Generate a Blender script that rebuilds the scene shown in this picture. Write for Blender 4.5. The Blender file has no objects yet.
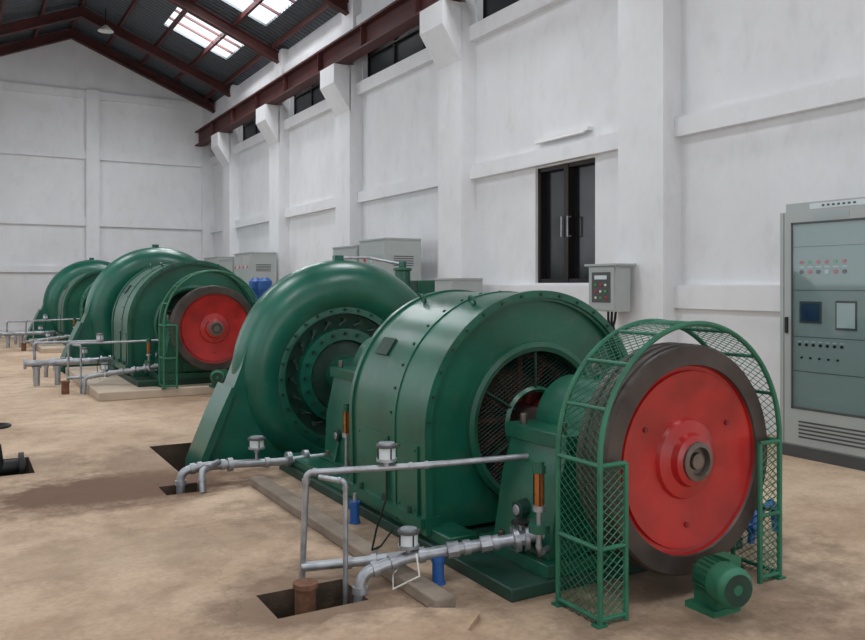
import bpy, bmesh, math, random
from mathutils import Vector, Matrix
random.seed(4)
V=Vector
sc=bpy.context.scene
sc.view_settings.view_transform='Standard'
sc.view_settings.look='None'
pi=math.pi
# ---------------------------------------------------------------- materials
def newmat(name):
    m=bpy.data.materials.new(name); m.use_nodes=True
    nt=m.node_tree; b=nt.nodes['Principled BSDF']; return m,nt,b
def paint(name,col,rough=.4,metal=0.,var=.25,nscale=3.,bump=0.,coat=0.,dirt=None,dust=0.):
    m,nt,b=newmat(name); N=nt.nodes; L=nt.links
    tc=N.new('ShaderNodeTexCoord'); no=N.new('ShaderNodeTexNoise'); no.inputs['Scale'].default_value=nscale; no.inputs['Detail'].default_value=6
    L.new(tc.outputs['Object'],no.inputs['Vector'])
    r=N.new('ShaderNodeValToRGB'); r.color_ramp.elements[0].position=.3; r.color_ramp.elements[1].position=.7
    d=dirt if dirt else [c*(1-var) for c in col]
    r.color_ramp.elements[0].color=(*d,1); r.color_ramp.elements[1].color=(*[min(1,c*(1+var*.4)) for c in col],1)
    L.new(no.outputs['Fac'],r.inputs['Fac']); out=r.outputs['Color']
    if dust:
        n3=N.new('ShaderNodeTexNoise'); n3.inputs['Scale'].default_value=7; n3.inputs['Detail'].default_value=9; n3.inputs['Roughness'].default_value=.7
        L.new(tc.outputs['Object'],n3.inputs['Vector'])
        r3=N.new('ShaderNodeValToRGB'); r3.color_ramp.elements[0].position=.52; r3.color_ramp.elements[0].color=(0,0,0,1); r3.color_ramp.elements[1].position=.75; r3.color_ramp.elements[1].color=(dust,dust,dust,1)
        L.new(n3.outputs['Fac'],r3.inputs['Fac'])
        mx=N.new('ShaderNodeMix'); mx.data_type='RGBA'; L.new(r3.outputs['Color'],mx.inputs[0]); L.new(out,mx.inputs[6]); mx.inputs[7].default_value=(.22,.2,.16,1); out=mx.outputs[2]
    L.new(out,b.inputs['Base Color'])
    b.inputs['Metallic'].default_value=metal
    mr=N.new('ShaderNodeMapRange'); mr.inputs['To Min'].default_value=max(0,rough-.08); mr.inputs['To Max'].default_value=min(1,rough+.14)
    L.new(no.outputs['Fac'],mr.inputs['Value']); L.new(mr.outputs['Result'],b.inputs['Roughness'])
    if coat: b.inputs['Coat Weight'].default_value=coat; b.inputs['Coat Roughness'].default_value=.2
    if bump:
        n2=N.new('ShaderNodeTexNoise'); n2.inputs['Scale'].default_value=nscale*12; n2.inputs['Detail'].default_value=4
        L.new(tc.outputs['Object'],n2.inputs['Vector'])
        bp=N.new('ShaderNodeBump'); bp.inputs['Strength'].default_value=bump; bp.inputs['Distance'].default_value=.01
        L.new(n2.outputs['Fac'],bp.inputs['Height']); L.new(bp.outputs['Normal'],b.inputs['Normal'])
    return m
GREEN=paint('green_paint',(.007,.098,.058),.32,var=.35,nscale=2.5,coat=.15,dust=.15)
GREENT=paint('turbine_green',(.008,.112,.070),.30,var=.4,nscale=2.2,coat=.18,dust=.12)
GREEND=paint('green_dark',(.005,.040,.026),.5,var=.4,nscale=5,dust=.15)
GUARDG=paint('guard_green',(.018,.14,.075),.45,var=.3,nscale=8)
RED=paint('red_paint',(.38,.013,.012),.30,var=.4,nscale=4,coat=.3,dust=.06)
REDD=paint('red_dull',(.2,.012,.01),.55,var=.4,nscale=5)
STEEL=paint('galvanised_steel',(.42,.44,.47),.4,.7,var=.35,nscale=14,dust=.3)
SHAFT=paint('machined_steel',(.2,.17,.15),.35,.8,var=.4,nscale=6)
RIM=paint('flywheel_rim_steel',(.085,.068,.06),.42,.5,var=.4,nscale=5)
BLACK=paint('black_iron',(.012,.012,.013),.5,.2,var=.3)
RUST=paint('rusty_iron',(.2,.09,.05),.8,.1,var=.5,nscale=20,bump=.4)
OXIDE=paint('red_oxide_steel',(.075,.016,.014),.6,.0,var=.4,nscale=2)
BRASS=paint('brass_amber',(.45,.15,.03),.25,.5,var=.2)
BLUE=paint('blue_paint',(.02,.10,.33),.4,var=.2)
CREAM=paint('cream_cap',(.7,.7,.65),.4,var=.1)
CAB=paint('cabinet_enamel',(.38,.41,.40),.4,var=.08,nscale=1.5)
CABIN=paint('cabinet_inner_panel',(.34,.40,.39),.45,var=.08,nscale=1.5)
CABD=paint('cabinet_dark_line',(.07,.075,.075),.5,var=.1)
CURB=paint('curb_concrete',(.25,.20,.155),.85,var=.4,nscale=4,bump=.5)
PLINTH=paint('plinth_concrete',(.52,.42,.32),.8,var=.25,nscale=2,bump=.3)
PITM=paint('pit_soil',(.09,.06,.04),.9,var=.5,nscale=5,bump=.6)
SCREEN=paint('screen_blue',(.02,.05,.12),.15,var=.1)
SCRW=paint('meter_face',(.6,.66,.68),.3,var=.1)
REDL=paint('red_button',(.6,.02,.02),.3,var=.1)
GRNL=paint('green_button',(.03,.4,.08),.3,var=.1)
DARKW=paint('bronze_frame',(.02,.014,.012),.35,.4,var=.2)
GLASSD=paint('dark_window_glass',(.008,.009,.011),.12,var=.1)
CLER=paint('clerestory_glass',(.02,.023,.027),.4,var=.3,nscale=1)
TUBEW=paint('lamp_tube_white',(.8,.8,.8),.4,var=.05)
def glassmat():
    m,nt,b=newmat('clear_glass'); N=nt.nodes; L=nt.links
    t=N.new('ShaderNodeBsdfTransparent'); g=N.new('ShaderNodeBsdfGlossy'); g.inputs['Roughness'].default_value=.05
    mx=N.new('ShaderNodeMixShader'); mx.inputs[0].default_value=.05
    t.inputs['Color'].default_value=(.86,.9,.9,1)
    L.new(t.outputs[0],mx.inputs[1]); L.new(g.outputs[0],mx.inputs[2]); L.new(mx.outputs[0],N['Material Output'].inputs['Surface']); return m
GLASS=glassmat()
def plaster(name,base,dirt):
    m,nt,b=newmat(name); N=nt.nodes; L=nt.links
    tc=N.new('ShaderNodeTexCoord')
    mp=N.new('ShaderNodeMapping'); mp.inputs['Scale'].default_value=(1,1,.8); L.new(tc.outputs['Object'],mp.inputs['Vector'])
    a=N.new('ShaderNodeTexNoise'); a.inputs['Scale'].default_value=.6; a.inputs['Detail'].default_value=9; a.inputs['Roughness'].default_value=.68
    L.new(mp.outputs[0],a.inputs['Vector'])
    r=N.new('ShaderNodeValToRGB'); r.color_ramp.elements[0].position=.32; r.color_ramp.elements[1].position=.6
    r.color_ramp.elements[0].color=(*dirt,1); r.color_ramp.elements[1].color=(*base,1)
    L.new(a.outputs['Fac'],r.inputs['Fac'])
    c=N.new('ShaderNodeTexNoise'); c.inputs['Scale'].default_value=3.5; c.inputs['Detail'].default_value=8; c.inputs['Roughness'].default_value=.65
    mp2=N.new('ShaderNodeMapping'); mp2.inputs['Scale'].default_value=(1,1,.5); L.new(tc.outputs['Object'],mp2.inputs['Vector']); L.new(mp2.outputs[0],c.inputs['Vector'])
    r2=N.new('ShaderNodeValToRGB'); r2.color_ramp.elements[0].position=.28; r2.color_ramp.elements[0].color=(.92,.915,.91,1); r2.color_ramp.elements[1].position=.48
    L.new(c.outputs['Fac'],r2.inputs['Fac'])
    mx=N.new('ShaderNodeMix'); mx.data_type='RGBA'; mx.blend_type='MULTIPLY'; mx.inputs[0].default_value=1
    L.new(r.outputs['Color'],mx.inputs[6]); L.new(r2.outputs['Color'],mx.inputs[7]); L.new(mx.outputs[2],b.inputs['Base Color'])
    b.inputs['Roughness'].default_value=.92
    bp=N.new('ShaderNodeBump'); bp.inputs['Strength'].default_value=.12; bp.inputs['Distance'].default_value=.02
    L.new(c.outputs['Fac'],bp.inputs['Height']); L.new(bp.outputs['Normal'],b.inputs['Normal'])
    return m
PLASTER=plaster('white_plaster',(.77,.775,.79),(.69,.69,.70))
def floormat():
    m,nt,b=newmat('dusty_concrete_floor'); N=nt.nodes; L=nt.links
    tc=N.new('ShaderNodeTexCoord')
    def noise(s,d=8,ro=.6,dist=0):
        n=N.new('ShaderNodeTexNoise'); n.inputs['Scale'].default_value=s; n.inputs['Detail'].default_value=d; n.inputs['Roughness'].default_value=ro; n.inputs['Distortion'].default_value=dist
        L.new(tc.outputs['Object'],n.inputs['Vector']); return n
    def ramp(src,p0,c0,p1,c1):
        r=N.new('ShaderNodeValToRGB'); e=r.color_ramp.elements; e[0].position=p0; e[0].color=(*c0,1); e[1].position=p1; e[1].color=(*c1,1); L.new(src,r.inputs['Fac']); return r
    def mix(a,b_,f,mode='MIX'):
        x=N.new('ShaderNodeMix'); x.data_type='RGBA'; x.blend_type=mode
        if isinstance(f,float): x.inputs[0].default_value=f
        else: L.new(f,x.inputs[0])
        L.new(a,x.inputs[6])
        if isinstance(b_,tuple): x.inputs[7].default_value=(*b_,1)
        else: L.new(b_,x.inputs[7])
        return x.outputs[2]
    n1=noise(.55,9,.62,.4); n2=noise(3.0,9,.72); n3=noise(30,4)
    base=ramp(n1.outputs['Fac'],.35,(.40,.27,.175),.64,(.64,.48,.34))
    r2=ramp(n2.outputs['Fac'],.32,(.72,.69,.66),.56,(1,1,1))
    c=mix(base.outputs['Color'],r2.outputs['Color'],1.,'MULTIPLY')
    r3=ramp(n3.outputs['Fac'],.3,(.85,.85,.85),.6,(1,1,1))
    c=mix(c,r3.outputs['Color'],1.,'MULTIPLY')
    def stain(cx,cy,rot,sx,sy,strength,col):
        mp=N.new('ShaderNodeMapping'); mp.inputs['Location'].default_value=(-cx,-cy,0); L.new(tc.outputs['Object'],mp.inputs['Vector'])
        mp3=N.new('ShaderNodeMapping'); mp3.inputs['Rotation'].default_value=(0,0,rot); mp3.inputs['Scale'].default_value=(sx,sy,0); L.new(mp.outputs[0],mp3.inputs['Vector'])
        ln=N.new('ShaderNodeVectorMath'); ln.operation='LENGTH'; L.new(mp3.outputs[0],ln.inputs[0])
        ad=N.new('ShaderNodeMath'); ad.operation='MULTIPLY_ADD'; ad.inputs[1].default_value=1.4; L.new(n2.outputs['Fac'],ad.inputs[0]); L.new(ln.outputs['Value'],ad.inputs[2])
        mr=N.new('ShaderNodeMapRange'); mr.inputs['From Min'].default_value=1.3; mr.inputs['From Max'].default_value=1.8; mr.inputs['To Min'].default_value=strength; mr.inputs['To Max'].default_value=0
        L.new(ad.outputs[0],mr.inputs['Value']); return mr.outputs['Result'],col
    for s,col in (stain(1.05,6.8,.35,.85,1.5,.95,(.12,.055,.027)),stain(1.6,3.95,.0,1.5,1.9,.75,(.15,.09,.055)),stain(3.3,5.2,0,.65,.30,.7,(.13,.09,.06)),stain(1.5,7.7,.0,1.7,1.1,.6,(.16,.09,.05)),stain(3.3,2.95,0,1.1,2.,.45,(.18,.12,.08)),stain(.2,8.1,0,1.2,1.6,.5,(.16,.10,.06)),stain(.9,5.2,.5,.8,2.2,.3,(.22,.14,.09))):
        c=mix(c,col,s)
    vo=N.new('ShaderNodeTexVoronoi'); vo.feature='DISTANCE_TO_EDGE'; vo.inputs['Scale'].default_value=.45
    vm=N.new('ShaderNodeVectorMath'); vm.operation='ADD'; L.new(tc.outputs['Object'],vm.inputs[0])
    nn=noise(1.5,6); L.new(nn.outputs['Color'],vm.inputs[1]); L.new(vm.outputs[0],vo.inputs['Vector'])
    rc=ramp(vo.outputs['Distance'],.0,(.5,.45,.4),.005,(1,1,1))
    c=mix(c,rc.outputs['Color'],.35,'MULTIPLY')
    L.new(c,b.inputs['Base Color'])
    b.inputs['Roughness'].default_value=.8
    bp=N.new('ShaderNodeBump'); bp.inputs['Strength'].default_value=.3; bp.inputs['Distance'].default_value=.02
    L.new(n2.outputs['Fac'],bp.inputs['Height']); L.new(bp.outputs['Normal'],b.inputs['Normal'])
    return m
FLOOR=floormat()
def roofmat():
    m,nt,b=newmat('corrugated_roof'); N=nt.nodes; L=nt.links
    tc=N.new('ShaderNodeTexCoord'); w=N.new('ShaderNodeTexWave'); w.wave_type='BANDS'; w.bands_direction='Y'; w.inputs['Scale'].default_value=1.6
    L.new(tc.outputs['Object'],w.inputs['Vector'])
    r=N.new('ShaderNodeValToRGB'); r.color_ramp.elements[0].color=(.03,.038,.045,1); r.color_ramp.elements[1].color=(.075,.09,.105,1)
    L.new(w.outputs['Fac'],r.inputs['Fac']); L.new(r.outputs['Color'],b.inputs['Base Color']); b.inputs['Roughness'].default_value=.5
    bp=N.new('ShaderNodeBump'); bp.inputs['Strength'].default_value=.8; bp.inputs['Distance'].default_value=.04
    L.new(w.outputs['Fac'],bp.inputs['Height']); L.new(bp.outputs['Normal'],b.inputs['Normal']); return m
ROOF=roofmat()
# ---------------------------------------------------------------- builder
class M:
    def __init__(s): s.bm=bmesh.new(); s.mats=[]
    def mi(s,mat):
        if mat not in s.mats: s.mats.append(mat)
        return s.mats.index(mat)
    def add(s,vs,fs,mat):
        k=s.mi(mat); b=[s.bm.verts.new(v) for v in vs]
        for f in fs:
            try: q=s.bm.faces.new([b[i] for i in f]); q.material_index=k; q.smooth=True
            except ValueError: pass
    def box(s,c,size,mat,R=None):
        c=V(c); h=V(size)/2; vs=[]
        for dx in(-1,1):
            for dy in(-1,1):
                for dz in(-1,1):
                    p=V((dx*h.x,dy*h.y,dz*h.z))
                    if R is not None: p=R@p
                    vs.append(c+p)
        s.add(vs,[(0,1,3,2),(4,6,7,5),(0,4,5,1),(2,3,7,6),(0,2,6,4),(1,5,7,3)],mat)
    def bb(s,a,b,mat):
        a=V(a);b=V(b); s.box((a+b)/2,(abs(b.x-a.x),abs(b.y-a.y),abs(b.z-a.z)),mat)
    def frame(s,d):
        d=V(d).normalized(); u=V((0,0,1)) if abs(d.z)<.9 else V((1,0,0))
        a=d.cross(u).normalized(); b=a.cross(d).normalized(); return d,a,b
    def cyl(s,p0,p1,r0,mat,r1=None,seg=20,cap=True):
        p0=V(p0);p1=V(p1); r1=r0 if r1 is None else r1
        d,a,b=s.frame(p1-p0); vs=[]
        for p,r in((p0,r0),(p1,r1)):
            for i in range(seg):
                t=2*pi*i/seg; vs.append(p+a*(r*math.cos(t))+b*(r*math.sin(t)))
        fs=[(i,(i+1)%seg,seg+(i+1)%seg,seg+i) for i in range(seg)]
        if cap: fs+= [tuple(range(seg))[::-1],tuple(range(seg,2*seg))]
        s.add(vs,fs,mat)
    def lathe(s,prof,o,axis,mat,seg=64):
        o=V(o); d,a,b=s.frame(axis); vs=[]; n=len(prof)
        for r,h in prof:
            for i in range(seg):
                t=2*pi*i/seg; vs.append(o+d*h+a*(r*math.cos(t))+b*(r*math.sin(t)))
        fs=[]
        for k in range(n-1):
            for i in range(seg):
                j=(i+1)%seg; fs.append((k*seg+i,k*seg+j,(k+1)*seg+j,(k+1)*seg+i))
        s.add(vs,fs,mat)
    def sweep(s,pts,rad,mat,seg=14,ell=1.,cap=True):
        pts=[V(p) for p in pts]; n=len(pts); 
        if not hasattr(rad,'__len__'): rad=[rad]*n
        T=[]
        for i in range(n):
            T.append((pts[min(i+1,n-1)]-pts[max(i-1,0)]).normalized())
        d,a,b=s.frame(T[0]); vs=[]
        for i in range(n):
            a=(a-T[i]*a.dot(T[i])).normalized(); b=T[i].cross(a)
            for k in range(seg):
                t=2*pi*k/seg; vs.append(pts[i]+a*(rad[i]*math.cos(t)*ell)+b*(rad[i]*math.sin(t)))
        fs=[]
        for i in range(n-1):
            for k in range(seg):
                j=(k+1)%seg; fs.append((i*seg+k,i*seg+j,(i+1)*seg+j,(i+1)*seg+k))
        if cap: fs+=[tuple(range(seg))[::-1],tuple(range((n-1)*seg,n*seg))]
        s.add(vs,fs,mat)
    def pipe(s,pts,r,mat,bend=None,seg=12,couple=True,cm=None):
        pts=[V(p) for p in pts]; bend=bend or r*2.2; out=[pts[0]]
        for i in range(1,len(pts)-1):
            p=pts[i]; d0=(pts[i-1]-p); d1=(pts[i+1]-p); k=min(bend,d0.length*.45,d1.length*.45)
            a=p+d0.normalized()*k; c=p+d1.normalized()*k
            for t in range(7):
                t/=6; out.append(a*(1-t)**2+p*2*t*(1-t)+c*t*t)
            if couple:
                for q,dd in((a,d0),(c,d1)):
                    dd=dd.normalized(); s.cyl(q-dd*r*.2,q+dd*r*.9,r*1.3,cm or mat,seg=12)
        out.append(pts[-1]); s.sweep(out,r,mat,seg)
    def prism(s,poly,y0,y1,mat,plane='XZ'):
        n=len(poly)
        f=(lambda p,y:(p[0],y,p[1])) if plane=='XZ' else ((lambda p,y:(y,p[0],p[1])) if plane=='YZ' else (lambda p,y:(p[0],p[1],y)))
        vs=[f(p,y0) for p in poly]+[f(p,y1) for p in poly]
        s.add(vs,[tuple(range(n)),tuple(range(n,2*n))[::-1]]+[(i,n+i,n+(i+1)%n,(i+1)%n) for i in range(n)],mat)
    def wire(s,p,q,r,mat):
        p=V(p);q=V(q)
        if (q-p).length<1e-5: return
        d,a,b=s.frame(q-p); vs=[]
        for c in(p,q):
            for i in range(3):
                t=2*pi*i/3; vs.append(c+a*r*math.cos(t)+b*r*math.sin(t))
        s.add(vs,[(0,1,4,3),(1,2,5,4),(2,0,3,5)],mat)
    def bolts(s,c,axis,R,n,r,h,mat,a0=0,a1=2*pi,seg=6):
        d,a,b=s.frame(axis); c=V(c)
        for i in range(n):
            t=a0+(a1-a0)*i/n; p=c+a*R*math.cos(t)+b*R*math.sin(t); s.cyl(p,p+d*h,r,mat,seg=seg)
    def obj(s,name,origin=(0,0,0),bevel=0.,ang=32):
        bmesh.ops.recalc_face_normals(s.bm,faces=s.bm.faces)
        o=V(origin)
        for v in s.bm.verts: v.co-=o
        me=bpy.data.meshes.new(name); s.bm.to_mesh(me); s.bm.free()
        for m in s.mats: me.materials.append(m)
        me.set_sharp_from_angle(angle=math.radians(ang))
        ob=bpy.data.objects.new(name,me); ob.location=o; sc.collection.objects.link(ob)
        if bevel:
            bv=ob.modifiers.new('bevel','BEVEL'); bv.width=bevel; bv.segments=2; bv.limit_method='ANGLE'; bv.angle_limit=math.radians(40)
        return ob
def dup(ob,d,scale=1.):
    o=ob.copy(); o.location=ob.location+V(d); o.scale=scale if hasattr(scale,'__len__') else (scale,)*3; sc.collection.objects.link(o); return o
def cells(xs,ys,holes):
    xs=sorted(set(xs+[h[0] for h in holes]+[h[1] for h in holes])); ys=sorted(set(ys+[h[2] for h in holes]+[h[3] for h in holes]))
    for i in range(len(xs)-1):
        for j in range(len(ys)-1):
            cx=(xs[i]+xs[i+1])/2; cy=(ys[j]+ys[j+1])/2
            if any(h[0]<cx<h[1] and h[2]<cy<h[3] for h in holes): continue
            yield xs[i],xs[i+1],ys[j],ys[j+1]
# ---------------------------------------------------------------- room
XR=7.6; XL=-1.5; YF=28.5; YN=-4.; XM=3.05; ZE=7.9; ZR=9.8
AX=3.26; AZ=.70
DY=9.1
pits=[(1.62,4.95,7.1,8.45),(1.62,4.95,7.05+DY,8.6+DY),(1.62,4.95,7.05+2*DY,8.6+2*DY),
      (1.32,1.80,3.78,4.12),(1.36,1.66,6.42,6.72),(-.5,.55,7.75,8.5)]
fl=M()
for a,b,c,d in cells([XL,XR],[YN,YF],pits):
    fl.add([(a,c,0),(b,c,0),(b,d,0),(a,d,0)],[(0,1,2,3)],FLOOR)
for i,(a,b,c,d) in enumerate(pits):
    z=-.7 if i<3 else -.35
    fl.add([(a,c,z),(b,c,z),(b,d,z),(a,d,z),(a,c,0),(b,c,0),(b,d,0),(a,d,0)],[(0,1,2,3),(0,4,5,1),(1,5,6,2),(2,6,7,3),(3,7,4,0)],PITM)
bmesh.ops.remove_doubles(fl.bm,verts=fl.bm.verts,dist=1e-5)
fl.obj('floor')
pil=[2.58+4.57*k for k in range(-1,6)]; PW=.78
w=M()
wins=[(8.71,10.07,1.63,3.37)]
cl=[]
edges=[YN]+sum([[p,p+PW] for p in pil if p+PW<YF],[])+[YF]
for i in range(0,len(edges)-1,2):
    if edges[i+1]-edges[i]>.5: cl.append((edges[i]+.02,edges[i+1]-.02,6.0,7.14))
for a,b,c,d in cells([YN,YF],[0,ZE],wins+cl):
    w.bb((XR,a,c),(XR+.28,b,d),PLASTER)
for z0,z1,t in((0,1.32,.06),(1.32,1.6,.12),(3.39,3.62,.12),(5.72,5.98,.14),(7.16,7.45,.12)):
    w.bb((XR-t,YN,z0),(XR+.01,YF,z1),PLASTER)
for p in pil:
    if p+PW>YF: continue
    w.bb((7.3,p,0),(XR+.02,p+PW,6.36),PLASTER)
    w.bb((7.42,p+.08,6.36),(XR+.02,p+PW-.08,ZE),PLASTER)
    w.prism([(7.32,5.35),(6.93,5.95),(6.93,6.35),(7.32,6.35)],p,p+PW,PLASTER)
w.obj('wall_right',(XR,12,0))
def window_dark(name,y0,y1,z0,z1):
    m=M(); x=XR+.05
    m.bb((x+.1,y0,z0),(x+.12,y1,z1),GLASSD)
    for a,b,c,d in((y0,y1,z0,z0+.06),(y0,y1,z1-.06,z1),(y0,y0+.06,z0,z1),(y1-.06,y1,z0,z1)):
        m.bb((x,a,c),(x+.14,b,d),DARKW)
    ym=(y0+y1)/2; m.bb((x-.01,ym-.05,z0),(x+.1,ym+.05,z1),DARKW)
    for s in(-1,1):
        m.bb((x-.03,ym+s*.07-.012,2.3),(x-.045,ym+s*.07+.012,2.6),STEEL); m.bb((x-.03,ym+s*.07-.012,2.3),(x+.02,ym+s*.07+.012,2.32),STEEL); m.bb((x-.03,ym+s*.07-.012,2.58),(x+.02,ym+s*.07+.012,2.6),STEEL)
    return m.obj(name,(x,ym,z0))
window_dark('window_1',*wins[0])
for i,(a,b,c,d) in enumerate(cl):
    m=M(); m.bb((XR+.16,a,c),(XR+.18,b,d),CLER)
    n=3
    for k in range(n+1):
        y=a+(b-a)*k/n; m.bb((XR+.12,max(a,y-.025),c),(XR+.2,min(b,y+.025),d),DARKW)
    for z in (c,c+(d-c)*.5,d-.04): m.bb((XR+.12,a,z),(XR+.2,b,z+.04),DARKW)
    m.obj('window_%d'%(i+2),((XR+.1),(a+b)/2,c))
w=M()
w.prism([(XL-.3,0),(XR+.28,0),(XR+.28,ZE),(XM,ZR),(XL-.3,ZE)],YF,YF+.3,PLASTER)
for z0,z1 in((0,.25),(2.0,2.2),(3.5,3.75),(5.65,5.9),(7.6,7.85)):
    w.bb((XL,YF-.09,z0),(XR,YF+.01,z1),PLASTER)
for x in(-.2,3.5,7.2):
    w.bb((x,YF-.14,0),(x+.4,YF+.01,7.9),PLASTER)
w.obj('wall_far',(3,YF,0))
w=M(); lh=[(p+PW+.4,p+4.57-.4,1.6,5.2) for p in pil[:-1]]
for a,b,c,d in cells([YN,YF],[0,ZE],lh): w.bb((XL-.28,a,c),(XL,b,d),PLASTER)
w.obj('wall_left',(XL,12,0))
w=M()
for a,b,c,d in cells([XL-.28,XR+.28],[0,ZE],[(-.5,5.5,0,4.2)]): w.bb((a,YN-.3,c),(b,YN,d),PLASTER)
w.prism([(XL-.28,ZE),(XR+.28,ZE),(XM,ZR)],YN-.3,YN,PLASTER)
w.obj('wall_near',(3,YN,0))
sky=[(17.3,20.4,5.0,6.8),(21.9,24.0,5.0,6.8),(17.3,20.4,3.6,4.3),(8.2,10.6,4.9,6.9),(-1,2,4.9,6.9),(17.3,20.6,-.8,1.2),(8.2,10.6,-.8,1.2),(-1,2,-.8,1.2)]
def rz(x): return ZE+(ZR-ZE)*(XR-x)/(XR-XM) if x>XM else ZE+(ZR-ZE)*(x-XL)/(XM-XL)
r=M()
for a,b,c,d in cells([YN-.3,YF+.3],[XL-.3,XM,XR+.3],sky):
    z0=rz(c);z1=rz(d); t=.06
    r.add([(c,a,z0),(d,a,z1),(d,b,z1),(c,b,z0),(c,a,z0+t),(d,a,z1+t),(d,b,z1+t),(c,b,z0+t)],[(0,1,2,3),(4,7,6,5),(0,4,5,1),(1,5,6,2),(2,6,7,3),(3,7,4,0)],ROOF)
r.obj('ceiling',(XM,12,ZR))
r=M()
def rafter(y):
    for s,x0,x1 in((1,XM,XR-.05),(-1,XM,XL+.05)):
        za=rz(XM)-.12; zb=rz(x1)-.12
        for off,h,wd in((0,.04,.18),(-.26,.04,.18),(-.13,.24,.03)):
            r.prism([(x0,za+off-h/2),(x1,zb+off-h/2),(x1,zb+off+h/2),(x0,za+off+h/2)],y-wd/2,y+wd/2,OXIDE)
for p in pil:
    if p<YF-.2: rafter(p+PW/2)
rafter(28.2)
for k in range(-4,5):
    x=XM+k*1.05
    r.bb((x-.035,YN,rz(x)-.14),(x+.035,YF,rz(x)-.005),OXIDE)
for a,b,c,d in sky:
    n=3
    for k in range(1,n):
        y=a+(b-a)*k/n; r.prism([(c,rz(c)-.02),(d,rz(d)-.02),(d,rz(d)+.04),(c,rz(c)+.04)],y-.025,y+.025,OXIDE)
r.obj('roof_truss_frame',(XM,12,ZR-1))
def crane(x,name):
    m=M()
    m.bb((x-.15,YN+.1,6.36),(x+.15,YF-.02,6.40),OXIDE); m.bb((x-.02,YN+.1,6.4),(x+.02,YF-.02,6.82),OXIDE); m.bb((x-.15,YN+.1,6.82),(x+.15,YF-.02,6.86),OXIDE)
    m.bb((x-.03,YN+.1,6.86),(x+.03,YF-.02,6.95),OXIDE)
    y=YN+.8
    while y<YF-.3: m.bb((x-.14,y-.008,6.4),(x+.14,y+.008,6.82),OXIDE); y+=2.28
    for p in pil:
        if p<YF-.8: m.bb((x-.12,p+.1,6.352),(x+.12,p+PW-.1,6.372),OXIDE)
    return m.obj(name,(x,12,6.36))
crane(7.12,'crane_runway_beam')
crane(-1.3,'crane_runway_beam')
m=M(); px,py=3.6,25.
m.cyl((px,py,9.5),(px,py,9.0),.015,BLACK); m.lathe([(.02,.18),(.06,.16),(.2,.03),(.22,0),(.2,0),(.05,.12)],(px,py,8.85),(0,0,1),CREAM,24); m.cyl((px,py,8.86),(px,py,8.97),.05,TUBEW)
m.obj('pendant_lamp',(px,py,9))
m=M(); m.bb((XR-.10,8.75,3.74),(XR-.005,9.95,3.79),TUBEW); m.cyl((XR-.12,8.8,3.72),(XR-.12,9.9,3.72),.018,TUBEW); m.obj('fluorescent_lamp',(XR,9.35,3.7))
# ---------------------------------------------------------------- unit machinery
def UX(x): return AX+x
m=M(); yf=2.99
m.lathe([(.0,.22),(.585,.22),(.59,.21),(.59,.015),(.58,.0),(.49,.0),(.485,.012)],(AX,yf,AZ),(0,1,0),RIM,96)
m.lathe([(.485,.012),(.48,.03),(.46,.035),(.455,.02),(.31,.045),(.21,.05),(.20,.03),(.14,.015),(.13,-.02),(.10,-.03)],(AX,yf,AZ),(0,1,0),RED,96)
m.lathe([(.10,-.03),(.10,-.045),(.075,-.05),(.07,-.02),(.045,-.02),(.04,-.04),(0,-.04)],(AX,yf,AZ),(0,1,0),SHAFT,48)
for a in(.5,2.6,4.7):
    m.cyl((AX+.34*math.cos(a),yf+.03,AZ+.34*math.sin(a)),(AX+.34*math.cos(a),yf+.05,AZ+.34*math.sin(a)),.014,REDD)
for k in range(3): m.lathe([(.592,0),(.596,.01),(.592,.02)],(AX,yf+.04+k*.06,AZ),(0,1,0),RIM,96)
m.cyl((AX,yf+.2,AZ),(AX,yf+.42,AZ),.085,SHAFT,seg=32)
fly=m.obj('flywheel',(AX,yf,AZ))
g=M(); R=.64; zc=.765; g0,g1=2.94,3.25; GX=3.235
def arch(s,R_=R):
    L1=zc; La=pi*R_; L=2*L1+La; d=s*L
    if d<L1: return (-R_,d)
    if d<L1+La:
        t=pi-(d-L1)/R_; return (R_*math.cos(t),zc+R_*math.sin(t))
    return (R_,L-d)
def tubearch(y,R_,r):
    pts=[(GX-R_,y,0)]+[(GX+R_*math.cos(pi-pi*i/48),y,zc+R_*math.sin(pi-pi*i/48)) for i in range(49)]+[(GX+R_,y,0)]
    g.sweep(pts,r,GUARDG,8)
for y in(g0,g1): tubearch(y,R,.014)
Ltot=2*zc+pi*R; ni=int(Ltot/.02); nj=12
for i in range(ni):
    for j in range(nj+1):
        if (i+j)%2: continue
        for dj in(-1,1):
            jj=j+dj
            if 0<=jj<=nj:
                a=arch(i/ni); b=arch((i+1)/ni)
                g.wire((GX+a[0],g0+(g1-g0)*j/nj,a[1]),(GX+b[0],g0+(g1-g0)*jj/nj,b[1]),.0025,GUARDG)
for k in range(1,8):
    t=pi*k/8; g.cyl((GX+R*math.cos(t),g0,zc+R*math.sin(t)),(GX+R*math.cos(t),g1,zc+R*math.sin(t)),.010,GUARDG,seg=8)
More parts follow.
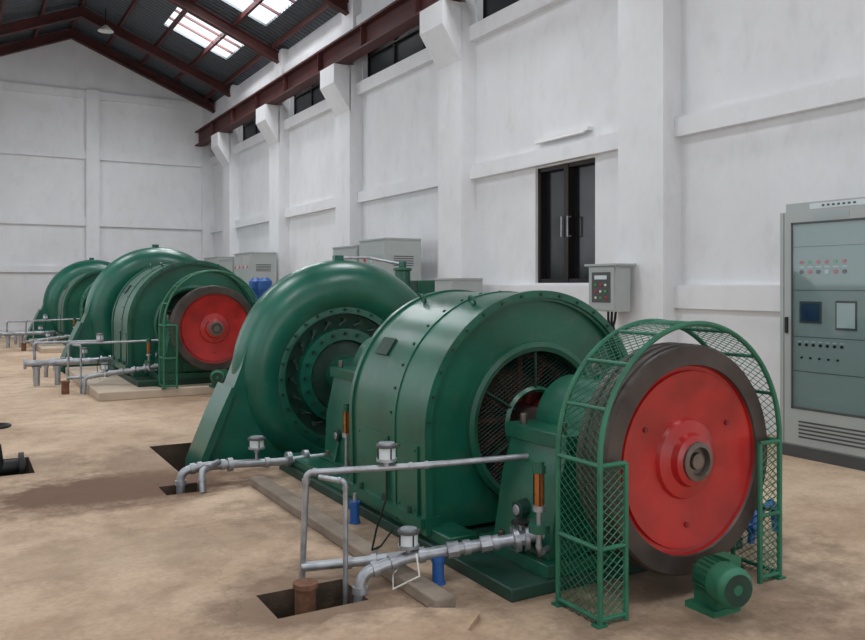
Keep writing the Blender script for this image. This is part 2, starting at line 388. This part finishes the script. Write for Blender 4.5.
for sx in(-1,1):
    for z in(.03,.36,.75): g.cyl((GX+sx*R,g0,z),(GX+sx*R,g1,z),.012,GUARDG,seg=8)
    xo,xi=sx*R,sx*(R-.16)
    zt=.75
    g.cyl((GX+xi,g0,0),(GX+xi,g0,zt),.014,GUARDG,seg=8)
    for z in(.03,.36,zt): g.cyl((GX+xi,g0,z),(GX+xo,g0,z),.012,GUARDG,seg=8)
    ni2,nj2=38,6
    for i in range(ni2):
        for j in range(nj2+1):
            if (i+j)%2: continue
            for dj in(-1,1):
                jj=j+dj
                if 0<=jj<=nj2: g.wire((GX+xi+(xo-xi)*j/nj2,g0,zt*i/ni2),(GX+xi+(xo-xi)*jj/nj2,g0,zt*(i+1)/ni2),.0025,GUARDG)
    g.bb((GX+sx*R-.03,g0-.02,0),(GX+sx*R+.03,g0+.03,.01),GUARDG)
    g.bb((GX+sx*R-.03,g1-.03,0),(GX+sx*R+.03,g1+.02,.01),GUARDG)
guard=g.obj('flywheel_guard',(AX,3.1,0))
m=M()
m.bb((UX(-.86),3.38,0),(UX(.86),6.85,.07),GREEND)
m.bb((UX(-.82),4.05,.07),(UX(-.62),6.8,.14),GREEN); m.bb((UX(.62),4.05,.07),(UX(.82),6.8,.14),GREEN)
base=m.obj('machine_base_frame',(AX,5,0),bevel=.008)
def pedestal(y0,y1,wid,topw,name,ztop=.78,cap=.27):
    m=M(); z0=.07
    m.bb((UX(-wid-.06),y0-.06,z0),(UX(wid+.06),y1+.06,z0+.07),GREEN)
    ym=(y0+y1)/2
    m.prism([(UX(-wid),z0+.07),(UX(wid),z0+.07),(UX(topw+.08),.5),(UX(topw),ztop),(UX(-topw),ztop),(UX(-topw-.08),.5)],y0,y1,GREEN)
    m.bb((UX(-topw-.04),y0-.02,ztop-.05),(UX(topw+.04),y1+.02,ztop+.03),GREEN)
    pr=[(UX(cap*math.cos(pi*i/20)),ztop+.02+cap*math.sin(pi*i/20)) for i in range(21)]
    m.prism(pr,y0+.02,y1-.02,GREEN)
    m.lathe([(.0,-.03),(.20,-.03),(.21,-.02),(.21,.05)],(AX,y0-.02,AZ),(0,1,0),GREEN,40)
    m.bolts((AX,y0-.05,AZ),(0,-1,0),.17,10,.012,.015,SHAFT)
    for sx in(-1,1):
        for yy in(y0+.08,y1-.08):
            m.cyl((UX(sx*(topw-.02)),yy,ztop+.03),(UX(sx*(topw-.02)),yy,ztop+.09),.022,SHAFT,seg=6)
            m.cyl((UX(sx*(wid-.0)),yy,z0+.07),(UX(sx*wid),yy,z0+.12),.022,SHAFT,seg=6)
        m.prism([(UX(sx*(wid+.04)),z0+.07),(UX(sx*wid*.7),z0+.07),(UX(sx*topw),ztop-.06)],ym-.02,ym+.02,GREEN)
    m.cyl((AX,ym,ztop+cap),(AX,ym,ztop+cap+.05),.02,GREEN,seg=12)
    th=[(AX+.035*math.cos(2*pi*i/16),ym,ztop+cap+.075+.035*math.sin(2*pi*i/16)) for i in range(17)]; m.sweep(th,.009,SHAFT,8,cap=False)
    m.bb((UX(-.06),ym-.06,ztop+cap-.03),(UX(.06),ym+.06,ztop+cap+.015),GREEN)
    m.bb((UX(-wid*.55),y0-.05,.16),(UX(wid*.55),y0,.42),GREEN)
    m.cyl((UX(-wid+.05),ym,.36),(UX(-wid-.02),ym,.35),.05,GREEND); m.cyl((UX(-wid-.02),ym,.35),(UX(-wid-.03),ym,.35),.03,STEEL)
    return m.obj(name,(AX,ym,0),bevel=.008)
ped1=pedestal(3.46,3.98,.56,.42,'bearing_pedestal',.76,.27)
ped2=pedestal(6.0,6.6,.54,.44,'bearing_pedestal',.86,.28)
# --- generator
m=M(); y0,y1=4.28,5.34
def shoe(R,zb,n=40):
    return [(UX(-R*.985),zb)]+[(UX(-R*math.cos(pi*i/n)),AZ+R*math.sin(pi*i/n)) for i in range(n+1)]+[(UX(R*.985),zb)]
def shoering(R0,R1,zb,ya,yb,mat,n=40):
    o=shoe(R1,zb,n); i=shoe(R0,zb,n); k=len(o); vs=[]
    for y in(ya,yb):
        vs+= [(p[0],y,p[1]) for p in o]+[(p[0],y,p[1]) for p in i]
    fs=[]
    for a in range(k-1):
        fs+=[(a,a+1,k+a+1,k+a),(2*k+a,3*k+a,3*k+a+1,2*k+a+1),(a,2*k+a,2*k+a+1,a+1),(k+a,k+a+1,3*k+a+1,3*k+a)]
    fs+=[(0,k,3*k,2*k),(k-1,3*k-1,4*k-1,2*k-1)]
    m.add(vs,fs,mat)
Rg=.85
shoering(.80,Rg,.1,y0,y1,GREEN,64)
m.prism(shoe(.81,.1,64),y1-.06,y1-.01,GREEN)
for ya,yb,RR in((y0-.02,y0+.03,.865),(4.665,4.695,.858),(y1-.03,y1+.015,.865)):
    shoering(.82,RR,.1,ya,yb,GREEN,64)
hole=.47
def outline(t):
    c,s=math.cos(t),math.sin(t)
    if s>=0: return (.82*c,.82*s)
    k=.82/max(abs(c),1e-6); k2=(AZ-.1)/max(-s,1e-6); k=min(k,k2); return (k*c,k*s)
vs=[];fs=[]
for y in(4.32,4.36):
    for i in range(96):
        t=2*pi*i/96; o=outline(t); vs.append((AX+o[0],y,AZ+o[1])); vs.append((AX+hole*math.cos(t),y,AZ+hole*math.sin(t)))
for i in range(96):
    j=(i+1)%96; fs+=[(2*i,2*j,2*j+1,2*i+1),(192+2*i,192+2*i+1,192+2*j+1,192+2*j),(2*i+1,2*j+1,192+2*j+1,192+2*i+1)]
m.add(vs,fs,GREEN)
m.lathe([(.47,.05),(.47,-.03),(.50,-.04),(.53,-.03),(.535,.0)],(AX,4.32,AZ),(0,1,0),GREEN,72)
m.bolts((AX,4.30,AZ),(0,-1,0),.50,20,.010,.012,GREEND)
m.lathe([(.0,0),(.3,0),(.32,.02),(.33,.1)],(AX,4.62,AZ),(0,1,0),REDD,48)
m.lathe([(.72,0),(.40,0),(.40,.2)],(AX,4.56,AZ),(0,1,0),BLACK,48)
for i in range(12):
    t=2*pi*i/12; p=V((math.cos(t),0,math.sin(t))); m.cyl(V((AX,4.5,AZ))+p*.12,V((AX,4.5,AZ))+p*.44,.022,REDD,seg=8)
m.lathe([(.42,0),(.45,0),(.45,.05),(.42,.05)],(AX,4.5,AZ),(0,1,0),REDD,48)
st=.022; cnt=int(.48/st)
for i in range(-cnt*2,cnt*2+1):
    for j in range(-cnt*2,cnt*2+1):
        if (i+j)%2: continue
        for dj in(-1,1):
            a=V((i*st,0,j*st*.6)); b=V(((i+1)*st,0,(j+dj)*st*.6))
            if .2<a.length<.475 and .2<b.length<.475:
                m.wire(V((AX,4.325,AZ))+a,V((AX,4.325,AZ))+b,.0036,GREEND)
for i in range(6):
    t=2*pi*i/6+pi/6; p=V((math.cos(t),0,math.sin(t))); m.cyl(V((AX,4.32,AZ))+p*.2,V((AX,4.32,AZ))+p*.48,.010,GREEND,seg=8)
m.lathe([(.20,0),(.22,-.02),(.24,0)],(AX,4.325,AZ),(0,1,0),GREEN,40)
m.cyl((AX,3.98,AZ),(AX,6.0,AZ),.1,SHAFT,seg=32)
for i in range(17):
    t=pi*(i+.5)/17; q=V((math.cos(t),0,math.sin(t)))
    p=V((AX,y0-.02,AZ))+q*.84; m.cyl(p,p-V((0,.012,0)),.010,GREEND,seg=6)
    m.cyl(V((AX,4.73,AZ))+q*.84,V((AX,4.73,AZ))+q*.86,.010,GREEND,seg=6)
for (ya,yb,za,zb) in((4.36,4.62,.2,.62),(4.76,5.22,.2,.62)):
    m.bb((UX(-.86),ya,za),(UX(-.82),yb,zb),GREEN)
    for yy in(ya+.03,yb-.03):
        for zz in(za+.03,zb-.03): m.cyl((UX(-.86),yy,zz),(UX(-.868),yy,zz),.008,GREEN,seg=6)
t=2.55; Rm=Matrix.Rotation(-(t-pi/2),3,'Y'); m.box((AX+.858*math.cos(t),5.08,AZ+.858*math.sin(t)),(.13,.18,.01),GREEND,Rm)
for t in(pi*.36,pi*.64):
    for ya in(4.5,5.15):
        c=V((AX+.885*math.cos(t),ya,AZ+.885*math.sin(t)));
        m.sweep([c+V((.03*math.cos(2*pi*i/14)*math.cos(t),.03*math.sin(2*pi*i/14),.03*math.cos(2*pi*i/14)*math.sin(t))) for i in range(15)],.008,GREEN,8,cap=False)
for sx in(-1,1):
    m.bb((UX(sx*.74),y0,.14),(UX(sx*.88),y1,.20),GREEN)
    for yy in(4.45,4.8,5.15): m.cyl((UX(sx*.865),yy,.2),(UX(sx*.865),yy,.24),.018,GREEND,seg=6)
gen=m.obj('generator',(AX,4.8,0),bevel=0)
# --- turbine
m=M(); ty=7.72; pts=[];rad=[]
N_=64; ta=pi*1.42; tb=0.; CX=AX+.07
for i in range(N_+1):
    f=i/N_; t=ta+(tb-ta)*f; rs=.22+.11*f**.8; Rc=.56+rs
    pts.append((CX+Rc*math.cos(t),ty,AZ+Rc*math.sin(t))); rad.append(rs)
xr=pts[-1][0]
for k in range(1,8): pts.append((xr,ty,AZ-1.36*k/7)); rad.append(.33+.01*k/7)
m.sweep(pts,rad,GREENT,28)
TX=AX+.04
m.lathe([(.78,-.10),(.74,-.22),(.64,-.25),(.62,-.25),(.615,-.19),(.48,-.17),(.47,-.25),(.36,-.26),(.34,-.22),(.20,-.24),(.19,-.5),(.12,-.51)],(TX,ty,AZ),(0,1,0),GREENT,72)
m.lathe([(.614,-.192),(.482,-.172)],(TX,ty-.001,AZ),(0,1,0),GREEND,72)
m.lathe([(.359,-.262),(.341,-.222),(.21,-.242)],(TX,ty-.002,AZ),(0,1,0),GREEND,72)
m.lathe([(.72,.14),(.68,.24),(.3,.3),(.28,.9),(0,.9)],(TX,ty,AZ),(0,1,0),GREENT,72)
m.lathe([(.72,-.16),(.72,.16)],(TX,ty,AZ),(0,1,0),GREENT,72)
m.bolts((TX,ty-.245,AZ),(0,-1,0),.66,28,.015,.02,GREEND)
m.bolts((TX,ty-.255,AZ),(0,-1,0),.42,20,.018,.03,GREEND)
for i in range(20):
    t=2*pi*i/20; q=V((math.cos(t),0,math.sin(t))); c=V((TX,ty-.19,AZ))
    m.cyl(c+q*.55,c+q*.55-V((0,.06,0)),.022,GREEND,seg=10)
    q2=V((math.cos(t+.13),0,math.sin(t+.13))); m.cyl(c+q*.55-V((0,.05,0)),c+q2*.50-V((0,.05,0)),.012,GREEND,seg=6)
m.cyl((AX,6.6,AZ),(AX,7.4,AZ),.1,SHAFT,seg=32)
m.lathe([(.1,0),(.22,0),(.22,.16),(.1,.16)],(AX,6.85,AZ),(0,1,0),GREEND,40)
m.bb((AX+.02,ty-.03,AZ+1.13),(AX+.12,ty+.03,AZ+1.20),GREENT)
# flared support foot blending tangentially into the scroll
foot=[(AX-1.34,-.70),(AX-1.34,-.05),(AX-1.20,.30),(AX-1.08,.58),(AX-.985,.82),(AX-.93,1.0),(AX-.78,.95),(AX-.62,.5),(AX-.55,.1),(AX-.55,-.70)]
m.prism(foot,ty-.17,ty+.17,GREENT)
m.prism([(AX-1.40,-.70),(AX-1.40,-.05),(AX-1.22,.38),(AX-1.09,.66),(AX-1.06,.62),(AX-1.18,.30),(AX-1.33,-.05),(AX-1.33,-.70)],ty-.24,ty+.24,GREENT)
for dx in(-1.22,-.9): m.cyl((AX+dx,ty-.17,-.05),(AX+dx,ty-.19,-.05),.03,GREEND,seg=6)
m.bb((AX+.3,ty-.25,-.69),(AX+.6,ty+.25,-.2),GREENT)
m.bb((AX-.9,ty-.28,-.69),(AX+1.3,ty+.24,-.62),GREEND)
turb=m.obj('water_turbine',(AX,ty,0))
def cup(m,x,y,z,r=.045):
    m.cyl((x,y,z),(x,y,z+.03),r*.35,STEEL); m.cyl((x,y,z+.03),(x,y,z+.045),r*1.15,STEEL)
    m.cyl((x,y,z+.045),(x,y,z+.105),r,SCRW); m.cyl((x,y,z+.105),(x,y,z+.12),r*1.2,CABD); m.cyl((x,y,z+.12),(x,y,z+.13),r*.9,STEEL)
    for a in range(4):
        t=a*pi/2; m.cyl((x+r*1.05*math.cos(t),y+r*1.05*math.sin(t),z+.04),(x+r*1.05*math.cos(t),y+r*1.05*math.sin(t),z+.11),.004,BLACK,seg=6)
def level(m,x,y,z):
    m.cyl((x,y,z-.16),(x,y,z),.014,STEEL); m.cyl((x,y,z),(x,y,z+.03),.034,STEEL); m.cyl((x,y,z+.03),(x,y,z+.20),.024,BRASS)
    for a in range(3):
        t=a*2.1; m.cyl((x+.03*math.cos(t),y+.03*math.sin(t),z+.03),(x+.03*math.cos(t),y+.03*math.sin(t),z+.2),.004,BLACK,seg=6)
    m.cyl((x,y,z+.2),(x,y,z+.24),.036,GREEN); m.cyl((x,y,z+.24),(x,y,z+.26),.028,GREEN)
m=M()
pr=.0175
m.pipe([(1.60,4.22,-.2),(1.615,4.17,.59),(2.20,3.98,.60),(2.86,3.77,.625)],pr,STEEL)
m.pipe([(1.76,3.98,-.2),(1.76,3.98,.565),(1.67,4.12,.57)],pr*.8,STEEL)
m.pipe([(1.60,4.20,.075),(1.9,4.08,.09),(2.74,3.60,.22)],.026,STEEL,bend=.06)
m.pipe([(1.78,3.86,-.25),(1.80,3.88,.10),(2.06,3.86,.15),(2.45,3.73,.19),(2.70,3.58,.24),(2.78,3.53,.26)],.032,STEEL,bend=.07)
for t in(.35,.6,.85):
    p=V((2.06,3.86,.15)).lerp(V((2.72,3.58,.24)),t); d=(V((2.72,3.58,.24))-V((2.06,3.86,.15))).normalized(); m.cyl(p-d*.03,p+d*.03,.044,STEEL,seg=10)
m.cyl((2.60,3.64,.22),(2.625,3.63,.225),.07,STEEL); m.cyl((2.65,3.61,.23),(2.67,3.60,.23),.07,STEEL)
m.cyl((2.63,3.62,.22),(2.63,3.62,.31),.012,STEEL); m.cyl((2.63,3.62,.31),(2.63,3.62,.32),.05,BLACK)
cup(m,2.03,4.035,.605,.05); cup(m,2.07,3.855,.175,.05)
level(m,2.62,3.44,.42)
m.pipe([(2.62,3.44,.27),(2.62,3.44,.2),(2.75,3.5,.2)],.014,STEEL)
m.cyl((2.62,3.44,.31),(2.62,3.44,.35),.055,GREEN)
m.cyl((1.555,4.03,-.35),(1.555,4.03,.03),.055,RUST); m.cyl((1.555,4.03,.03),(1.555,4.03,.055),.065,RUST)
m.pipe([(1.51,6.62,-.3),(1.51,6.62,.13),(1.75,6.62,.15),(2.30,6.60,.12),(2.80,6.60,.12)],.034,STEEL,bend=.08)
m.pipe([(1.62,6.36,-.0),(1.62,6.42,.16),(1.80,6.6,.17)],.026,STEEL,bend=.06)
for x in(1.9,2.4,2.55): m.cyl((x-.02,6.61,.14),(x+.02,6.61,.14),.055,STEEL)
m.cyl((2.12,6.6,.15),(2.12,6.6,.24),.012,STEEL); cup(m,2.12,6.6,.22,.06)
level(m,2.60,5.86,.42); m.pipe([(2.60,5.86,.3),(2.60,5.86,.15),(2.8,6.05,.15)],.014,STEEL)
m.pipe([(2.68,5.9,.12),(2.68,5.9,.5),(2.82,6.05,.5)],.014,STEEL)
m.sweep([(2.03,4.035,.60),(2.04,4.06,.42),(2.0,4.1,.25),(2.02,4.2,.1),(2.15,4.35,.06),(2.3,4.5,.09)],.006,BLACK,6)
m.sweep([(2.07,3.85,.2),(2.0,3.9,.05),(1.95,3.8,.02),(2.05,3.7,.1),(2.06,3.75,.2)],.005,CREAM,6)
pipes=m.obj('cooling_water_piping',(2.1,5,0))
def bluef(x,y,z0=.0):
    m=M(); m.cyl((x,y,z0),(x,y,z0+.12),.032,BLUE); m.cyl((x,y,z0+.12),(x,y,z0+.145),.038,BLUE); m.cyl((x,y,z0+.145),(x,y,z0+.2),.012,STEEL); m.cyl((x,y,z0),(x,y,z0-.0+.012),.04,BLUE)
    return m.obj('oil_filter_bottle',(x,y,z0))
bl1=bluef(2.30,5.05); bl2=bluef(2.22,3.80)
m=M(); px,py,pz=3.22,2.80,.16
m.lathe([(0,-.17),(.07,-.17),(.095,-.15),(.10,-.14),(.10,-.05),(.09,-.045),(.09,.07),(.07,.08),(.03,.09),(0,.09)],(px,py,pz),(.25,1,0),GUARDG,40)
m.lathe([(.025,-.172),(.075,-.172)],(px,py,pz),(.25,1,0),GREEND,32)
for i in range(22):
    t=2*pi*i/22; a=V((.25,1,0)).normalized(); b=a.cross(V((0,0,1))).normalized(); q=b*math.cos(t)+V((0,0,1))*math.sin(t)
    c=V((px,py,pz))
    m.wire(c+q*.095-a*.04,c+q*.095+a*.07,.006,GUARDG)
m.bb((px-.09,py-.06,0),(px+.10,py+.12,.03),GUARDG); m.bb((px-.05,py-.05,.02),(px+.06,py+.1,.09),GUARDG)
m.bb((px+.06,py-.03,pz+.0),(px+.14,py+.07,pz+.09),GUARDG)
m.cyl((px+.12,py+.02,pz+.04),(px+.22,py+.06,pz+.04),.02,BLACK)
m.sweep([(px+.22,py+.06,pz+.04),(px+.30,py+.1,pz-.02),(px+.36,py+.12,.02)],.012,BLACK,8)
pump=m.obj('pump_motor',(px,py,0))
m=M(); m.pipe([(4.16,3.3,.12),(4.2,3.42,.12),(4.3,3.5,.12),(4.75,3.9,.10),(4.8,3.95,0)],.03,BLUE,bend=.06); m.pipe([(4.16,3.36,.03),(4.2,3.36,.20),(4.55,3.5,.2),(4.6,3.52,.0)],.022,BLUE,bend=.05); m.obj('blue_drain_pipe',(4.3,3.5,0))
m=M()
m.bb((2.0,3.45,0),(2.12,6.40,.07),CURB)
curb=m.obj('trim_1',(2.06,5.2,0),bevel=.012)
m=M(); poly=[(2.10,3.40),(2.16,3.30),(2.0,3.16),(2.05,3.0),(1.9,2.86),(1.95,2.66),(1.8,2.5),(1.0,2.0),(.5,2.2),(.6,2.9),(.95,3.15),(1.2,3.4),(1.4,3.52),(1.55,3.62),(1.85,3.55)]
m.prism(poly,0,.03,FLOOR,'XY')
m.obj('concrete_screed_patch',(0,0,0))
# governor behind turbine
m=M(); gx,gy=5.0,9.35
m.bb((gx-.35,gy-.3,0),(gx+.35,gy+.3,1.45),GREEN); m.bb((gx-.39,gy-.34,1.45),(gx+.39,gy+.34,1.5),GREEN)
m.cyl((gx-.12,gy-.1,1.5),(gx-.12,gy-.1,1.78),.1,GREEN); m.cyl((gx-.12,gy-.1,1.78),(gx-.12,gy-.1,1.82),.12,GREEN); m.cyl((gx-.12,gy-.1,1.82),(gx-.12,gy-.1,1.9),.05,GREEN)
m.pipe([(gx-.12,gy-.1,1.86),(gx-.5,gy+.15,1.95),(gx-.75,gy+.35,1.95),(gx-.75,gy+.35,.0)],.018,STEEL)
m.bb((gx+.05,gy-.2,1.5),(gx+.3,gy+.1,1.66),GREEN)
m.bb((gx-.36,gy-.2,.3),(gx-.345,gy+.2,1.1),GREEND)
gov=m.obj('turbine_governor',(gx,gy,0),bevel=.01)
m=M()
m.pipe([(-.48,8.1,-.02),(.5,8.2,-.02)],.07,BLACK,couple=False); m.cyl((.05,8.15,-.02),(.09,8.15,-.02),.13,BLACK); m.cyl((.45,8.17,-.02),(.49,8.17,-.02),.13,BLACK)
m.cyl((.27,8.16,-.02),(.27,8.16,.2),.07,BLACK,r1=.04); m.cyl((.27,8.16,.2),(.27,8.16,.38),.015,BLACK)
m.sweep([(.27+.11*math.cos(2*pi*i/20),8.16+.11*math.sin(2*pi*i/20),.36) for i in range(21)],.014,BLACK,8,cap=False)
m.cyl((.16,8.16,.36),(.38,8.16,.36),.01,BLACK); m.cyl((.27,8.05,.36),(.27,8.27,.36),.01,BLACK)
m.cyl((.27,8.16,-.35),(.27,8.16,-.05),.05,BLACK)
m.obj('gate_valve',(.27,8.16,0))
# ---------------- the other two (slightly larger) sets
OZ=.12; S=1.2
for k in(1,2):
    d=V((0,DY*k,OZ))
    for o in(ped1,ped2): dup(o,d,S)
    dup(base,d,(S,1.03,S))
    dup(gen,d+V((0,.12,0)),(S,1.36,S))
    dup(turb,d,S); dup(fly,(0,DY*k,OZ+AZ*(S-1)),1.06); dup(guard,d,(1.12,1,1.2))
    dup(pump,d+V((0,-.05,0))); dup(bl1,d+V((-.25,0,0)))
    dup(pipes,d+V((-.22,0,.02)))
    if k==1: dup(gov,(-.1,DY*k+.3,0))
    m=M(); a=12.05+DY*(k-1)
    m.bb((1.64,a,0),(4.95,7.02+DY*k,.118),PLINTH)
    m.obj('concrete_plinth',(3.3,a+2,0),bevel=.01)
def stand(y):
    m=M()
    for x in(1.05,1.35): m.cyl((x,y,0),(x,y,.3),.045,STEEL); m.cyl((x,y,.28),(x,y,.31),.07,STEEL)
    m.pipe([(.9,y,.36),(1.9,y,.36),(2.15,y+.1,.36)],.05,STEEL,couple=False)
    m.cyl((.86,y,.36),(.9,y,.36),.09,STEEL)
    m.pipe([(1.05,y+.5,0),(1.05,y+.5,.65),(2.1,y+.5,.65)],.022,STEEL)
    return m.obj('pipe_stand',(1.4,y,0))
stand(14.4); stand(23.5)
# ---------------------------------------------------------------- cabinets
m=M(); fx=6.73; cy0,cy1=4.05,5.10
m.bb((fx+.02,cy0,.0),(XR-.14,cy1,2.28),CAB)
m.bb((fx+.0,cy0+.0,.0),(fx+.06,cy1,.1),CABD)
m.bb((fx+.02,cy0+.02,2.28),(fx+.42,cy1-.05,2.36),CAB)
def strip(a,b,c,d,x=fx,mat=CAB,t=.03): m.bb((x,a,c),(x+t,b,d),mat)
strip(cy0,cy1,2.17,2.28); strip(cy0,cy1,.12,.46); strip(cy1-.13,cy1,.46,2.17); strip(cy0,cy0+.08,.46,2.17)
strip(cy0+.08,cy1-.13,.46,2.17,fx+.018,CABIN,.004)
for a,b,c,d in((cy0+.07,cy1-.12,.45,.47),(cy0+.07,cy1-.12,2.16,2.18),(cy1-.135,cy1-.12,.45,2.18)): strip(a,b,c,d,fx-.004,CABD,.01)
m.bb((fx-.0005,cy0+.08,.47),(fx+.0035,cy1-.135,2.16),GLASS)
strip(cy1-.045,cy1-.04,.12,2.27,fx-.002,CABD,.01)
m.bb((fx-.02,cy1-.09,1.15),(fx,cy1-.065,1.3),BLACK)
strip(cy0+.1,cy1-.3,2.295,2.345,fx+.016,SCRW,.005)
for i in range(7): strip(cy0+.3+i*.05,cy0+.325+i*.05,2.312,2.33,fx+.013,CABD,.004)
strip(cy0+.35,cy1-.35,2.2,2.25,fx-.004,CABIN,.006)
X=fx+.012
def dial(y,z,r,mat): m.cyl((X+.006,y,z),(X-.004,y,z),r,mat,seg=14)
for i in range(6):
    y=cy1-.22-i*.085
    dial(y,1.81,.017,[REDL,GRNL,REDL,REDL,GRNL,REDL][i]); dial(y,1.72,.02,[BLACK,REDL,BLACK,SCRW,REDL,BLACK][i])
    strip(y-.025,y+.025,1.76,1.772,fx+.014,SCRW,.004)
strip(cy1-.42,cy1-.20,1.25,1.45,fx+.01,CABD,.01); strip(cy1-.40,cy1-.22,1.27,1.43,fx+.006,SCREEN,.006)
strip(cy1-.76,cy1-.56,1.2,1.46,fx+.01,CABD,.01); strip(cy1-.745,cy1-.575,1.22,1.44,fx+.006,SCRW,.006)
for i in range(7):
    y=cy1-.2-i*.07; dial(y,1.05,.014,BLACK); strip(y-.02,y+.02,1.075,1.085,fx+.014,SCRW,.004)
for i in range(5):
    y=cy1-.22-i*.09; dial(y,.93,.01,BLACK)
for zz in(1.55,1.12,.8,1.95): strip(cy0+.08,cy1-.135,zz,zz+.005,fx+.014,CABD,.004)
for i in range(5): strip(cy0+.15,cy1-.2,.19+i*.035,.205+i*.035,fx-.004,CABD,.006)
m.obj('control_cabinet',(7.0,4.55,0))
m=M(); 
m.bb((6.98,7.62,1.27),(7.22,8.12,1.84),CAB); m.bb((6.965,7.64,1.29),(6.98,8.10,1.82),CAB); m.bb((6.94,7.58,1.84),(7.28,8.16,1.865),CAB)
m.bb((7.2,7.7,1.4),(7.298,7.9,1.7),CABD)
m.bb((6.958,7.70,1.38),(6.966,8.04,1.76),CABD)
for i in range(3):
    for j in range(3): m.cyl((6.958,7.78+i*.09,1.44+j*.08),(6.945,7.78+i*.09,1.44+j*.08),.016,[REDL,GRNL,CREAM][(i+j)%3],seg=10)
m.bb((6.95,7.76,1.67),(6.96,7.98,1.72),SCRW)
for k in range(3): m.sweep([(7.1,7.75+k*.07,1.28),(7.1,7.77+k*.06,1.16),(7.12,7.82+k*.03,1.08),(7.2,7.86+k*.01,.95),(7.27,7.87,.7),(7.27,7.87,.05)],.016,BLACK,8)
m.obj('wall_control_box',(7.1,7.87,1.5))
def cabinet(y0,y1,h,x0=6.45,x1=7.15,n=2,name='switchgear_cabinet'):
    m=M(); m.bb((x0,y0,.06),(x1,y1,h),CAB); m.bb((x0+.03,y0+.03,0),(x1,y1-.03,.06),CABD)
    m.bb((x0-.02,y0-.01,h),(x1,y1+.01,h+.03),CAB)
    for i in range(n):
        a=y0+(y1-y0)*i/n; b=y0+(y1-y0)*(i+1)/n
        m.bb((x0-.015,a+.02,.1),(x0,b-.02,h-.06),CAB); m.bb((x0-.02,a+.1,h-.75),(x0-.014,b-.1,h-.25),CABIN)
        for q in(.25,.5,.75): m.cyl((x0-.02,a+(b-a)*q,h-.35),(x0-.03,a+(b-a)*q,h-.35),.04,SCRW if q==.5 else REDL,seg=12)
        m.bb((x0-.04,b-.08,h*.5-.08),(x0-.015,b-.05,h*.5+.08),BLACK)
    for k in range(5): m.bb((x0+.15,y0-.006,h-.3-k*.04),(x1-.15,y0,h-.285-k*.04),CABD)
    return m.obj(name,((x0+x1)/2,(y0+y1)/2,0),bevel=.008)
cabinet(12.85,13.95,2.40,n=1); cabinet(14.05,15.2,2.32,n=1)
cabinet(20.6,22.0,2.42); cabinet(22.15,23.5,2.3); cabinet(23.7,25.2,2.4)
cabinet(11.0,11.65,1.68,6.7,7.25,1,'junction_cabinet')
def bp(x,y):
    m=M(); q=.7
    m.cyl((x,y,0),(x,y,.08),.28*q,BLUE); m.lathe([(r_*q,h_) for r_,h_ in [(.1,.08),(.22,.15),(.26,.35),(.2,.5),(.12,.55),(.12,.9),(.22,.92),(.22,.98),(.19,1.0),(.19,1.5),(.21,1.52),(.21,1.68),(.1,1.76),(0,1.76)]],(x,y,0),(0,0,1),BLUE,32)
    m.pipe([(x,y,.3),(x-.35,y,.3)],.06,BLUE,couple=False); m.cyl((x-.35,y,.3),(x-.32,y,.3),.1,BLUE)
    m.bb((x-.22,y-.06,1.2),(x-.1,y+.06,1.38),BLUE)
    for i in range(16):
        t=2*pi*i/16; m.bb((x+.2*q*math.cos(t)-.005,y+.2*q*math.sin(t)-.005,1.02),(x+.2*q*math.cos(t)+.005,y+.2*q*math.sin(t)+.005,1.49),BLUE)
    return m.obj('vertical_pump',(x,y,0))
bp(5.65,17.0); bp(5.65,17.65)
# ---------------------------------------------------------------- camera
cam=bpy.data.cameras.new('camera'); co=bpy.data.objects.new('camera',cam); sc.collection.objects.link(co)
cam.sensor_width=36; cam.lens=36*821/865; cam.shift_y=-35/865
co.location=(0,0,1.6); co.rotation_euler=(pi/2,0,-math.radians(29.9)); sc.camera=co
cam.clip_start=.05
# ---------------------------------------------------------------- light
wd=bpy.data.worlds.new('World'); sc.world=wd; wd.use_nodes=True
bg=wd.node_tree.nodes['Background']; bg.inputs[0].default_value=(.87,.93,1,1); bg.inputs[1].default_value=1.3
def area(name,loc,rot,sx,sy,e,col=(.95,.975,1)):
    l=bpy.data.lights.new(name,'AREA'); l.shape='RECTANGLE'; l.size=sx; l.size_y=sy; l.energy=e; l.color=col
    o=bpy.data.objects.new(name,l); o.location=loc; o.rotation_euler=rot; sc.collection.objects.link(o)
for i,(a,b,c,d) in enumerate(lh):
    area('window_daylight',(XL-.15,(a+b)/2,(c+d)/2),(0,-pi/2,0),d-c,b-a,20)
area('doorway_daylight',(2.5,YN-.1,2.1),(pi/2,0,0),5.8,4.0,75,(1,.98,.95))
sl=math.atan2(ZR-ZE,XR-XM)
for a,b,c,d in sky:
    xm=(c+d)/2; s=1 if xm>XM else -1
    area('skylight_daylight',(xm+s*.1,(a+b)/2,rz(xm)+.25),(0,s*sl,0),d-c,b-a,220)
